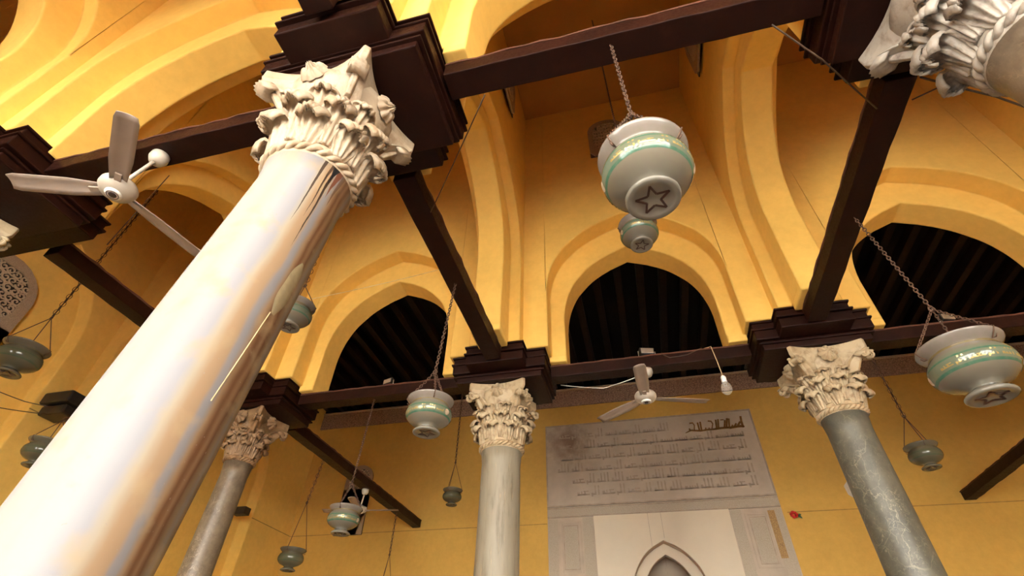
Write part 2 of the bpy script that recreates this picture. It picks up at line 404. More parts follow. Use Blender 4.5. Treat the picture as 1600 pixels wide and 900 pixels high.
fy = lambda u, a, z: (a, u, z)       # wall running along Y

def smooth_struct(name, mb, mat, bev=.012):
    o = struct(name, mb, mat)
    m = o.modifiers.new('bevel', 'BEVEL'); m.width = bev; m.segments = 2; m.limit_method = 'ANGLE'; m.angle_limit = math.radians(50)
    o.data.set_sharp_from_angle(angle=math.radians(35)) if hasattr(o.data, 'set_sharp_from_angle') else None
    return o

# rows of arches along X: planes (outer front, web front, web back, outer back)
def row(name, planes, inner, outer):
    mb = MB()
    arch_layer(mb, XL-.3, XR+.3, Z_CAP+.002, Z_TOP, inner, planes[1], planes[2], fx)
    for c, h, _, _ in inner:                              # the thin web steps down onto the tie beam beside each impost
        for s_, e in ((-1, 0), (1, 0)):
            j = c + s_*h; piers = min(([-9.62] + XC + [10.24]), key=lambda q: abs(q-(c+s_*1.98)))
            if abs(piers+5.65) < .1 and planes[0] < 3: piers = -5.48
            k = piers - s_*.678 - (.45 if s_ > 0 and piers == -5.48 else 0)
            if (j-k)*s_ < 0: mb.box(min(j,k), planes[1], Z_BT+.003, max(j,k), planes[2], Z_CAP+.006)
    arch_layer(mb, XL-.3, XR+.3, Z_CAP+.002, Z_TOP, outer, planes[0], planes[1]+.004, fx)
    arch_layer(mb, XL-.3, XR+.3, Z_CAP+.002, Z_TOP, outer, planes[2]-.004, planes[3], fx)
    return smooth_struct(name, mb, M['yellow'])
def mids(ext=True):
    xs = [-9.62] + XC + [10.24]
    return [((a+b)/2, (b-a)/2) for a, b in zip(xs[:-1], xs[1:])]
MD = mids()
inA = [(c, h-.92, 6.0, 7.34) for c, h in MD]; outA = [(c, h-.715, 6.4, 7.83) for c, h in MD]
row('wall_middle', (5.50, 5.79, 6.19, 6.45), inA, outA)
inB = [(c, h-.86, 6.0, 7.36) for c, h in MD]; outB = [(c, h-.62, 6.4, 7.86) for c, h in MD]
row('wall_near', (1.18, 1.42, 1.79, 2.05), inB, outB)
row('wall_front', (YD-.45, YD-.2, YD+.2, YD+.45), inA[1:4], outA[1:4])  # end arches left out to cut the light at the sides

# cross walls along Y over the beams
def cross(name, x, y0, y1, inner, outer, a, b):
    mb = MB()
    arch_layer(mb, y0, y1, Z_CAP+.002, Z_TOP, [inner], x-b, x+b, fy)
    for s_, e in ((-1, y0-.09), (1, y1+.09)):
        j = inner[0] + s_*inner[1]; k = (YB+.03 if s_ < 0 else YA) - s_*.698
        if y0 < 0: k = YB - .698 if s_ > 0 else YD + .698
        if (j-k)*s_ < 0: mb.box(x-b, min(j,k), Z_BT+.003, x+b, max(j,k), Z_CAP+.006)
    arch_layer(mb, y0, y1, Z_CAP+.002, Z_TOP, [outer], x-a, x-b+.004, fy)
    arch_layer(mb, y0, y1, Z_CAP+.002, Z_TOP, [outer], x+b-.004, x+a, fy)
    return smooth_struct(name, mb, M['yellow'])
yc = 3.78
for i, x in enumerate(XC):
    if i == 0: cross('wall_cross_left', x, 1.7, 5.9, (yc, 1.34, 5.8, 7.42), (yc, 1.46, 6.1, 7.78), .42, .2)
    else: cross(('wall_cross_left','wall_cross_centre','wall_cross_right','wall_cross_far')[i], x, 1.7, 5.9, (3.66, 1.22, 6.6, 8.12), (3.72, 1.57, 6.95, 8.42), .36, .2)
ycd = (YD+YB)/2
for i, x in enumerate(XC[:3]):
    cross(('wall_forecross_left','wall_forecross_centre','wall_forecross_right')[i], x, YD+.1, 1.5, (ycd, 1.42, 6.35, 8.1), (ycd, 1.64, 6.7, 8.6), .40, .2)

# side walls with blind arches, back wall, floor, ceilings
mb = MB()
arch_layer(mb, YD-.4, YQ+.3, 0, Z_TOP, [(ycd, 1.5, 6.2, 7.9), (3.77, 1.27, 6.2, 7.95), (9.1, 1.60, 5.9, 7.4)], XL-.33, XL, fy)
mb.box(XL-.6, YD-.4, 0, XL-.30, YQ+.3, Z_TOP)
smooth_struct('wall_left', mb, M['yellow'])
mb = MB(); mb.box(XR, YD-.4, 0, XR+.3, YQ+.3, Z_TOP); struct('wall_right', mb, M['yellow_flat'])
# pale unseen facade across the courtyard, added to bounce sunlight into the hall
mb = MB(); arch_layer(mb, -34, 34, 0, 12, [(x, 1.5, 4.2, 6.4) for x in range(-30, 31, 5)], -25.6, -25, fx); mb.box(-34, -27.2, 0, 34, -27, 12); struct('wall_courtyard_bounce', mb, M['court_wall'])
# back wall with the mihrab recess
MX = .315
mb = MB(); arch_layer(mb, XL-.3, XR+.3, 0, Z_TOP, [(MX, .92, 3.3, 4.72)], YQ, YQ+.25, fx)
mb.box(XL-.3, YQ+1.0, 0, XR+.3, YQ+1.2, Z_TOP)
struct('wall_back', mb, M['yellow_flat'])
mb = MB()
for a, b in ((XL, XC[0]), (XC[3], XR)): mb.box(a, YD-.1, 0, b, YD+.1, Z_CAP+.3)      # unseen blocks added to shut the end bays and dim the side walls
struct('wall_front_light_block', mb, M['yellow_flat'])
mb = MB(); mb.box(-40, -60, -.3, 40, YQ+2, 0); struct('floor', mb, M['court'])
mb = MB(); mb.box(XL, YD-.4, 0, XR, YQ, .012); struct('floor_hall', mb, M['floor'])
mb = MB(); mb.box(XL-.5, YD-.45, Z_TOP, XR+.5, YQ+1.2, Z_TOP+.3); struct('ceiling', mb, M['ceil'])
mb = MB(); mb.box(XL-2, -7.2, 8.0, XR+2, YD-.46, 8.3); struct('ceiling_sky_block', mb, M['ceil'])  # unseen roof added to keep high sky light out of the camera bay
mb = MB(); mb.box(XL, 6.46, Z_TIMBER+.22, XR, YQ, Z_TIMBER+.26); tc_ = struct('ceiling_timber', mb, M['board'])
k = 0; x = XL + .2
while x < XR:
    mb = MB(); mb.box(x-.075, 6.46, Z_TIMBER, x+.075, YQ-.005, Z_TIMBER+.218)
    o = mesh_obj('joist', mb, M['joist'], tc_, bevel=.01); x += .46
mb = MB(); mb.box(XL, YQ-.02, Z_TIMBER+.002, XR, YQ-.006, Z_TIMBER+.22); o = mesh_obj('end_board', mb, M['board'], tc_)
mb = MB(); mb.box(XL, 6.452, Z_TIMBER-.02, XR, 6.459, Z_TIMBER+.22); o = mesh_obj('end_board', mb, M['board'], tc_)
# carved frieze and its black lip under the timber ceiling, joint lines of the walls
mb = MB(); mb.box(XL, YQ-.05, 8.04, XR, YQ-.003, 8.50); struct('trim_1', mb, M['frieze'])
mb = MB(); mb.box(XL, YQ-.075, 8.50, XR, YQ-.003, 8.56); struct('trim_2', mb, M['stucco_plain'], bevel=.01)
mb = MB(); mb.box(XL, YQ-.004, 5.035, -2.29, YQ+.0, 5.049); mb.box(3.0, YQ-.004, 5.035, XR, YQ, 5.049); struct('trim_3', mb, M['crack'])
mb = MB(); mb.box(XL, 10.7, 5.045, XL+.004, YQ, 5.06); mb.box(XL, 5.04, 5.045, XL+.004, 5.49, 5.06); struct('trim_4', mb, M['crack'])

# ------------------------------------------------------------------ tie beams
def beam(label, p0, p1, w=.21, edge=True):
    (x0, y0), (x1, y1) = p0, p1
    along_x = abs(x1-x0) > abs(y1-y0)
    t = thing('tie_beam', label, 'beam', ((x0+x1)/2, (y0+y1)/2, Z_BEAM), 'dark wooden tie beams')
    mb = MB(); L = (x1-x0) if along_x else (y1-y0); n = max(6, int(L/.12)); ph = random.random()*9
    def f(s, a, z): return (s, a, z) if along_x else (a, s, z)
    vs = []
    for i in range(n+1):
        s = (x0 if along_x else y0) + L*i/n; c = (y0 + (y1-y0)*i/n) if along_x else (x0 + (x1-x0)*i/n)
        j = lambda k, a=.006: a*math.sin(i*1.3+ph*k) * math.sin(i*.57+k)
        for (da, z) in ((-w/2, Z_BEAM), (w/2, Z_BEAM), (w/2, Z_BT-.02), (-w/2, Z_BT-.02)):
            vs.append(f(s, c+da+j(1+da*9, .004), z + j(2+z*3+da*5, .004)))
    fs = []
    for i in range(n):
        a, b = 4*i, 4*i+4
        for k in range(4): fs.append((a+k, a+(k+1)%4, b+(k+1)%4, b+k))
    fs += [(0,1,2,3), tuple(4*n+k for k in range(4))]
    mb.add(vs, fs); part('timber', mb, M['wood'], t, bevel=.008)
    mb = MB(); vs = []
    for i in range(n+1):
        s = (x0 if along_x else y0) + L*i/n; c = (y0 + (y1-y0)*i/n) if along_x else (x0 + (x1-x0)*i/n)
        for sd in (-1, 1):
            e = .008*math.sin(i*1.9+ph+sd) * math.sin(i*.7+ph*2)
            if sd < 0: A = [(-w/2-.004+e, Z_BT-.022), (-w/2+.04, Z_BT-.022), (-w/2+.04, Z_BT), (-w/2-.004+e, Z_BT+.004*math.sin(i*2.3))]
            else: A = [(w/2-.04, Z_BT-.022), (w/2+.004+e, Z_BT-.022), (w/2+.004+e, Z_BT+.004*math.sin(i*2.7)), (w/2-.04, Z_BT)]
            vs += [f(s, c+a, z) for a, z in A]
    fs = []
    for i in range(n):
        for sd in (0, 4):
            a, b = 8*i+sd, 8*i+8+sd
            for k in range(4): fs.append((a+k, a+(k+1)%4, b+(k+1)%4, b+k))
    fs += [(0,1,2,3), (4,5,6,7), tuple(8*n+k for k in range(4)), tuple(8*n+4+k for k in range(4))]
    mb.add(vs, fs); part('worn_top_edge', mb, M['wood_edge'], t)
    return t
GX = .675; GY = .70
beam('dark tie beam in front of the ceiling fan, left of the big cream column', (-5.48+GX, YB), (XC[1]-GX, YB))
beam('thick dark tie beam overhead holding the chain of the largest glass lamp', (XC[1]+GX, YB), (XC[2]-GX, YB))
beam('dark tie beam crossing behind the greyish capital in the upper right corner', (XC[2]+GX, YB), (XC[3]-GX, YB))
beam('dark tie beam hidden behind the big cream column, ending at the left wall', (XL+.01, YA), (XC[0]-GX, YA))
beam('dark tie beam below the left pointed opening, behind the middle glass lamp', (XC[0]+GX, YA), (XC[1]-GX, YA))
beam('dark tie beam above the marble panel with the floodlight, fan and bare bulb', (XC[1]+GX, YA), (XC[2]-GX, YA))
beam('dark tie beam running behind the right glass lamp to the right edge', (XC[2]+GX, YA), (XC[3]-GX, YA))
beam('dark tie beam at the far left passing under the left ceiling fan', (-5.72, YB+.05+GY), (-5.70, YA-GY))
beam('slanting dark tie beam from the big cream column to the middle pale column', (XC[1]+.01, YB+GY), (XC[1]+.01, YA-GY))
beam('slanting dark tie beam above the green-grey column holding the right glass lamp', (XC[2]-.02, YB+GY), (XC[2]-.02, YA-GY))
beam('dark tie beam from the small brown column to the back wall with fan', (-5.63, YA+GY), (-5.63, YQ-.01))
beam('short dark beam end entering the back wall at the right edge', (6.47, YA+GY), (6.47, YQ-.01))
beam('dark beam end above the big cream capital at the top edge', (XC[1], YD+1.2), (XC[1], YB-GY-.01))

# ------------------------------------------------------------------ wooden imposts (stacked cross shaped blocks)
def impost(cx, cy, label, wx=0):
    t = thing('wooden_impost', label, 'impost', (cx, cy, 4.96), 'stepped wooden imposts')
    B = lambda x, y, z0, z1: (MB(), x, y, z0, z1)
    def blk(name, boxes, mat=M['wood'], bv=.01):
        mb = MB()
        for hx, hy, z0, z1 in boxes: mb.box(cx-hx-wx, cy-hy, z0, cx+hx, cy+hy, z1)
        part(name, mb, mat, t, bevel=bv, fix=False)
    blk('bolster', [(.60, .40, 4.97, 5.10)])
    blk('moulding', [(.635, .43, 5.045, 5.065)], bv=.006)
    blk('bolster', [(.655, .445, 5.10, 5.235)])
    blk('cross_block', [(.40, .655, 5.102, 5.233)])
    blk('moulding', [(.42, .69, 5.235, 5.26), (.675, .46, 5.235, 5.26)], bv=.006)
    blk('cap_board', [(.395, .665, 5.26, 5.345), (.65, .435, 5.26, 5.345)])
    blk('moulding', [(.415, .685, 5.345, 5.37), (.67, .455, 5.345, 5.37)], bv=.006)
    return t
impost(-5.48, YB+.03, 'stepped dark wooden impost at the left edge beside the fan', .45)
impost(XC[1], YB, 'stepped dark wooden impost on top of the big cream column')
impost(XC[2], YB, 'stepped dark wooden impost beside the greyish capital at the top right')
impost(XC[0], YA, 'stepped dark wooden impost on the small brown column behind the big one')
impost(XC[1], YA, 'stepped dark wooden impost on the middle pale column')
impost(XC[2], YA, 'stepped dark wooden impost on the green-grey veined column')
t = thing('wooden_corbel', 'black wooden corbel at left edge of the big cream column, wires tied on', 'corbel', (-9.0, YA-.3, 4.95))
mb = MB(); mb.box(XL+.002, 5.18, 5.0, -8.74, 5.497, 5.16); part('block', mb, M['black_metal'], t, bevel=.03)
mb = MB(); mb.box(XL+.002, 5.1, 5.16, -8.66, 5.497, 5.36); part('block', mb, M['black_metal'], t, bevel=.03)
tag(mesh_obj('beam_stub', (lambda b: (b.box(XL+.002, 10.0, 4.93, XL+.34, 10.2, 5.09), b)[1])(MB()), M['black_metal'], bevel=.01), 'small black beam end on the left wall beside the brown column', 'beam')

# ------------------------------------------------------------------ columns with carved capitals
def bell_r(v, r0):                    # bell radius at height fraction v
    return r0*(1.02 + .10*v + .95*max(0, v-.48)**1.5)
def leaf_mesh(name, mat, r0, Hc, z0, h, w, curl, ridges=5, lobes=3, lean=0):
    """acanthus leaf hugging the bell, fluted, its lobed tip rolling outwards and down"""
    import bmesh
    nu, nv = 20, 18; vs = []
    zt = z0 + h - curl
    for j in range(nv+1):
        v = j/nv
        if v < .66:
            t = v/.66; z = z0 + (zt-z0)*t; r = bell_r(z/Hc, r0) + .016 + .030*t + lean*t*t
        else:
            ph = (v-.66)/.34*math.radians(205); rc_ = bell_r(zt/Hc, r0) + .046 + lean
            r = rc_ + curl*(1-math.cos(ph)); z = zt + curl*math.sin(ph)
        lob = .13*abs(math.sin(lobes*PI*v/.72)) if v < .72 else .13*abs(math.cos((v-.72)/.28*PI*.5))
        W = w*((.50 + .68*min(1, v/.66)**.85) if v < .66 else (1.18 - .80*((v-.66)/.34)**1.7)) * (.93 + lob)
        for i in range(nu+1):
            u = -1 + 2*i/nu
            rid = .013*math.cos(u*PI*ridges)*(.55+.45*min(1, v*2)) + .012*(1-abs(u))**2
            a = u*W/2/max(r, r0); rr = r + rid - .030*u*u*(1 if v < .66 else .5); zz = z - .25*curl*u*u*(v > .3)*(v-.3)*2
            vs.append((rr*math.cos(a), rr*math.sin(a), zz))
    W_ = nu+1
    bm = bmesh.new(); bv = [bm.verts.new(p) for p in vs]
    for j in range(nv):
        for i in range(nu): bm.faces.new([bv[j*W_+i], bv[j*W_+i+1], bv[(j+1)*W_+i+1], bv[(j+1)*W_+i]]).smooth = True
    bm.normal_update(); nm = [tuple(v.normal) for v in bv]; bm.free()
    c0 = vs[len(vs)//2]; sg = -1 if (nm[3*W_+nu//2][0] > 0) else 1
    back = [tuple(p[k]+sg*.020*n_[k] for k in range(3)) for p, n_ in zip(vs, nm)]
    n = len(vs); fs = []
    for j in range(nv):
        for i in range(nu):
            q = j*W_+i; fs += [(q, q+1, q+W_+1, q+W_), (n+q, n+q+W_, n+q+W_+1, n+q+1)]
    for i in range(nu): fs += [(i, n+i, n+i+1, i+1), (nv*W_+i, nv*W_+i+1, n+nv*W_+i+1, n+nv*W_+i)]
    for j in range(nv): fs += [(j*W_, (j+1)*W_, n+(j+1)*W_, n+j*W_), (j*W_+nu, n+j*W_+nu, n+(j+1)*W_+nu, (j+1)*W_+nu)]
    me = bpy.data.meshes.new(name); me.from_pydata(vs+back, [], fs)
    for p in me.polygons: p.use_smooth = True
    me.materials.append(mat); return me
def volute_mesh(name, mat, r0, Hc, Rc, scroll=True):
    """leafy corner horn that carries one corner of the abacus"""
    mb = MB(); nu, nv = 8, 12
    z0, z1 = Hc*.46, Hc*.84
    def P(u, v, side):
        r = r0*1.12 + (Rc - r0*1.12)*(v**1.7)
        z = z0 + (z1-z0)*(1-(1-v)**1.5) - (.06*max(0, v-.86)/.14)
        w = .21*(1-.42*v); t = .035 + .05*v
        rr = r - side*t + .012*math.cos(u*PI*4)*(1-v*.5) - .025*u*u
        return (rr, u*w/2, z + side*(-.03)*v)
    vs = [P(-1+2*i/nu, j/nv, 0) for j in range(nv+1) for i in range(nu+1)]; vs2 = [P(-1+2*i/nu, j/nv, 1.0) for j in range(nv+1) for i in range(nu+1)]
    n = len(vs); W = nu+1; fs = []
    for j in range(nv):
        for i in range(nu):
            a = j*W+i; fs.append((a, a+1, a+W+1, a+W)); fs.append((n+a, n+a+W, n+a+W+1, n+a+1))
    for i in range(nu): fs += [(i, n+i, n+i+1, i+1), (nv*W+i, nv*W+i+1, n+nv*W+i+1, n+nv*W+i)]
    for j in range(nv): fs += [(j*W, (j+1)*W, n+(j+1)*W, n+j*W), (j*W+nu, n+j*W+nu, n+(j+1)*W+nu, (j+1)*W+nu)]
    mb.add(vs+vs2, fs, True)
    prof = []
    for s in ((-1, 1) if scroll else ()):                        # scroll at the tip
        pts = []
        for q in range(22):
            a = q*.62; rr = .052*(1-q/26); pts.append((Rc-.03 + rr*math.cos(a+.6), s*.045, z1-.075 + rr*math.sin(a+.6)))
        mb.tube(pts, [.017*(1-q/40) for q in range(22)], 6)
    me = bpy.data.meshes.new(name); me.from_pydata(mb.v, [], mb.f)
    for p in me.polygons: p.use_smooth = True
    me.materials.append(mat); return me
def rosette_mesh(name, mat, r):
    mb = MB(); nv = 6; seg = 48; vs = []
    for j in range(nv+1):
        v = j/nv
        for k_ in range(seg):
            a = 2*PI*k_/seg; lob = abs(math.cos(4*a)); rr = r*v*(.82+.18*lob)
            hgt = .055*(math.sin(PI*min(1, v*1.02))**.7)*(.55+.45*lob) + (.05 if v < .25 else 0)
            vs.append((hgt, rr*math.cos(a), rr*math.sin(a)))
    fs = [(j*seg+k_, j*seg+(k_+1)%seg, (j+1)*seg+(k_+1)%seg, (j+1)*seg+k_) for j in range(nv) for k_ in range(seg)]
    mb.add(vs, fs, True); mb.lathe([(r*.8,-.05),(r*.8,0)], 24, smooth=True)
    me = bpy.data.meshes.new(name); me.from_pydata([v for v in mb.v], [], mb.f[:len(fs)])
    for p in me.polygons: p.use_smooth = True
    me.materials.append(mat); return me
def inst(name, me, parent, rz, loc=(0,0,0), scl=None):
    o = bpy.data.objects.new(name, me); C.objects.link(o); o.parent = parent; o.location = loc; o.rotation_euler = (0,0,rz)
    if scl: o.scale = scl
    return o

def column(label, top, foot, zn, r_top, r_bot, za, shaft_mat, cap_mat, rc=.575, rosette=True, twist=0, scroll=True):
    """top/foot: axis position at the neck height zn and at the ground; za: top of the abacus"""
    t = thing('marble_column', label, 'column', (foot[0], foot[1], .012))
    seg, n = 56, 24; vs = []; mb = MB(); zf = .30
    for i in range(n+1):
        v = i/n; z = zf + (zn-zf)*v
        r = r_bot + (r_top-r_bot)*v**1.4
        if z > zn-.12: r += .018*((z-(zn-.12))/.12)
        cx = (top[0]-foot[0])*z/zn; cy = (top[1]-foot[1])*z/zn
        for k_ in range(seg):
            a = 2*PI*k_/seg; vs.append((cx + r*math.cos(a), cy + r*math.sin(a), z-.012))
    fs = [(i*seg+k_, i*seg+(k_+1)%seg, (i+1)*seg+(k_+1)%seg, (i+1)*seg+k_) for i in range(n) for k_ in range(seg)]
    fs += [tuple(range(seg))[::-1], tuple(n*seg+k_ for k_ in range(seg))]
    mb.add(vs, fs, True); mesh_obj('shaft', mb, shaft_mat, t)
    mb = MB(); b = r_bot*1.5; mb.box(-b, -b, 0, b, b, .12); mb.lathe([(b*.98,.12),(b,.16),(b*.96,.2),(b*.84,.22),(b*.8,.25),(r_bot*1.08,.29)], 40); mesh_obj('base', mb, cap_mat, t)
    # capital: its own axis upright above the neck
    Hc = za - zn; r0 = r_top*1.04
    mb = MB(); mb.lathe([(bell_r(v, r0)*(1 if v < .95 else .98), .06 + (Hc-.17)*v) for v in [i/16 for i in range(17)]], 40)
    cap = mesh_obj('capital', mb, cap_mat, t); cap.location = (top[0]-foot[0], top[1]-foot[1], zn-.012)
    # rope ring
    mb = MB(); pts = []
    for st in range(2):
        q = [( (r0*1.04+.016*math.cos(a*14+st*PI))*math.cos(a), (r0*1.04+.016*math.cos(a*14+st*PI))*math.sin(a), .035+.016*math.sin(a*14+st*PI)) for a in [2*PI*i/160 for i in range(160)]]
        mb.tube(q, .02, 6, closed=True)
    mb.lathe([(r0*.98, -.02), (r0*1.05, .0), (r0*1.05,.07), (r0, .085)], 40)
    mesh_obj('neck_ring', mb, cap_mat, cap)
    k_r = r0/.26
    lo = leaf_mesh('acanthus_leaf', cap_mat, r0, Hc, .07, Hc*.25, .215*k_r, .040*k_r, 5, 3)
    hi = leaf_mesh('acanthus_leaf', cap_mat, r0, Hc, .11, Hc*.36, .215*k_r, .040*k_r, 5, 4, .006)
    sm_ = leaf_mesh('fluted_leaf', cap_mat, r0, Hc, Hc*.40, Hc*.22, .17*k_r, .016*k_r, 4, 1, .010)
    for k_ in range(8):
        inst('acanthus_leaf', lo, cap, 2*PI*(k_+.5)/8 + twist); inst('acanthus_leaf', hi, cap, 2*PI*k_/8 + twist)
    vo = volute_mesh('corner_volute', cap_mat, r0, Hc, rc-.02, scroll)
    ro = rosette_mesh('rosette', cap_mat, .108)
    for k_ in range(4):
        inst('corner_volute', vo, cap, PI/4 + k_*PI/2)
        for d in (-.42, .42): inst('fluted_leaf', sm_, cap, PI/4 + k_*PI/2 + d)
        if rosette: inst('rosette', ro, cap, k_*PI/2, ((rc*.60)*math.cos(k_*PI/2), (rc*.60)*math.sin(k_*PI/2), Hc-.122))
    # abacus: concave sides, clipped corners, moulded
    mb = MB(); rings = []
    for sc_, z in ((.66, Hc-.34), (.76, Hc-.26), (.86, Hc-.18), (.965, Hc-.125), (1.0, Hc-.10), (1.0, Hc)):
        ring = []
        for k_ in range(4):
            a0 = k_*PI/2
            for q in range(13):
                s = -1 + 2*q/12; m_ = rc*.70*sc_; dep = rc*.17*(1-s*s)
                x_, y_ = m_ - dep + 0*s, s*(rc*.645*sc_)
                ring.append((x_*math.cos(a0)-y_*math.sin(a0), x_*math.sin(a0)+y_*math.cos(a0), z))
        rings.append(ring)
    W = len(rings[0]); vs = sum(rings, []); fs = [(j*W+i, j*W+(i+1)%W, (j+1)*W+(i+1)%W, (j+1)*W+i) for j in range(5) for i in range(W)]
    fs += [tuple(range(W))[::-1], tuple(5*W+i for i in range(W))]
    mb.add(vs, fs); mesh_obj('abacus', mb, cap_mat, cap, bevel=.008)
    return t
ZA = 4.965
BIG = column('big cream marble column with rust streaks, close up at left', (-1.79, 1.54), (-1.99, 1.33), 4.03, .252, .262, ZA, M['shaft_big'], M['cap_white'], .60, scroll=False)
def on_shaft(ang, z, off=.004):
    zn = 4.03; cx, cy = -1.99 + .20*z/zn, 1.33 + .21*z/zn; v = (z-.3)/(zn-.3); r = .262 + (.252-.262)*max(0, v)**1.4 + off
    a = math.radians(-45 + ang); return (cx + r*math.cos(a), cy + r*math.sin(a), z)
mb = MB(); vs = []
for j in range(11):
    v = j/10; z = 2.93 + .37*v; w_ = 10.5*math.sin(PI*min(.98, max(.03, v)))**.6*(1 + .12*math.sin(9*v))
    for i in range(7): vs.append(on_shaft(50 + 5*v + w_*(-1+i/3), z, .004*(1-abs(-1+i/3)**4)*(1 if 0 < j < 10 else 0) + .0005))
mb.add(vs, [(j*7+i, j*7+i+1, j*7+i+8, j*7+i+7) for j in range(10) for i in range(6)], True)
BIG['_w'] = (-1.99, 1.33, .012)
part('repair_patch', mb, M['patch'], BIG)['label'] = 'dull tan mortar patch'
mb = MB(); mb.tube([on_shaft(46 - 9*t, 2.93 - .50*t, .001) for t in [i/10 for i in range(11)]], .0028, 5); part('pale_drip', mb, M['wire_pale'], BIG)
column('slim pale streaky column under the middle, left of the marble panel', (-1.69, 5.97), (-1.70, 5.95), 4.10, .245, .262, ZA, M['shaft_streak'], M['cap_warm'], .56, True, .2)
column('grey-green veined marble column right of the marble panel', (2.36, 5.95), (2.38, 5.95), 4.18, .222, .245, ZA, M['shaft_green'], M['cap_warm'], .60, True, .1)
column('small brown mottled column behind the big cream column', (-5.67, 5.92), (-5.68, 5.92), 4.22, .180, .215, ZA, M['shaft_brown'], M['cap_brown'], .52, True, .3)
column('greyish column top with carved capital cut by the upper right corner', (2.28, 1.62), (2.28, 1.62), 4.08, .245, .26, ZA, M['shaft_brown'], M['cap_rose'], .60, False, .15, False)
column('column whose pale capital just shows at the left edge', (-5.87, 1.56), (-5.87, 1.56), 4.10, .24, .26, ZA, M['shaft_streak'], M['cap_warm'], .56)

# ------------------------------------------------------------------ glass mosque lamps
PROF = [(.265,0),(.287,.012),(.292,.035),(.275,.055),(.21,.095),(.172,.125),(.178,.15),(.25,.18),(.36,.225),(.445,.29),(.490,.36),(.5,.42),(.495,.48),(.475,.535),(.445,.58),(.415,.61),(.398,.63),(.400,.644),(.425,.672),(.462,.705),(.497,.74),(.512,.765),(.512,.778),(.495,.78)]
def prof_at(v):
    """radius and height (D=1) along the shoulder, v in z"""
    for (r0, z0), (r1, z1) in zip(PROF[:-1], PROF[1:]):
        if z0 <= v <= z1 and z1 > z0: return r0 + (r1-r0)*(v-z0)/(z1-z0)
    return .4
# strokes of an angular inscription: (x from the right, y, w, h)
KUF = [(0,0,.9,3.2),(1.4,0,.8,2),(2.8,0,.8,2),(4.2,0,.8,2),(0,0,7.2,.9),(5.8,0,1.6,2),(9,0,.9,6),(11,0,.9,6),(13,0,.9,6),(11,0,5,.9),(14.6,0,1.4,2.2),
       (18,0,.9,6),(20,0,.9,6),(20,0,2.4,.9),(22,-1,.9,2.4),(24,0,7,.9),(24.6,2,3,.8),(26.4,0,.8,2.4),(28,0,1.4,2),(30.6,0,.9,2.8),
       (33,0,.9,6),(35,0,.9,6),(35,0,2.4,.9),(37,-1,.9,2.4),(39,0,7.2,.9),(39.6,2,3,.8),(41.4,0,.8,2.4),(43.4,0,.8,2.6),(45,0,1.5,2)]
def chain_mesh(p0, p1, size, wire):
    """interlocking oval links from p0 to p1"""
    p0 = Vector(p0); p1 = Vector(p1); d = p1-p0; L = d.length; n = max(1, int(L/(size*.72))); mb = MB(); t = d.normalized(); o1 = t.orthogonal().normalized(); o2 = t.cross(o1)
    for i in range(n):
        c = p0 + d*((i+.5)/n); a = o1 if i % 2 else o2
        pts = []
        for q in range(10):
            an = 2*PI*q/10; pts.append(c + t*(math.cos(an)*L/n*.66) + a*(math.sin(an)*size*.30))
        mb.tube(pts, wire, 5, closed=True)
    return mb
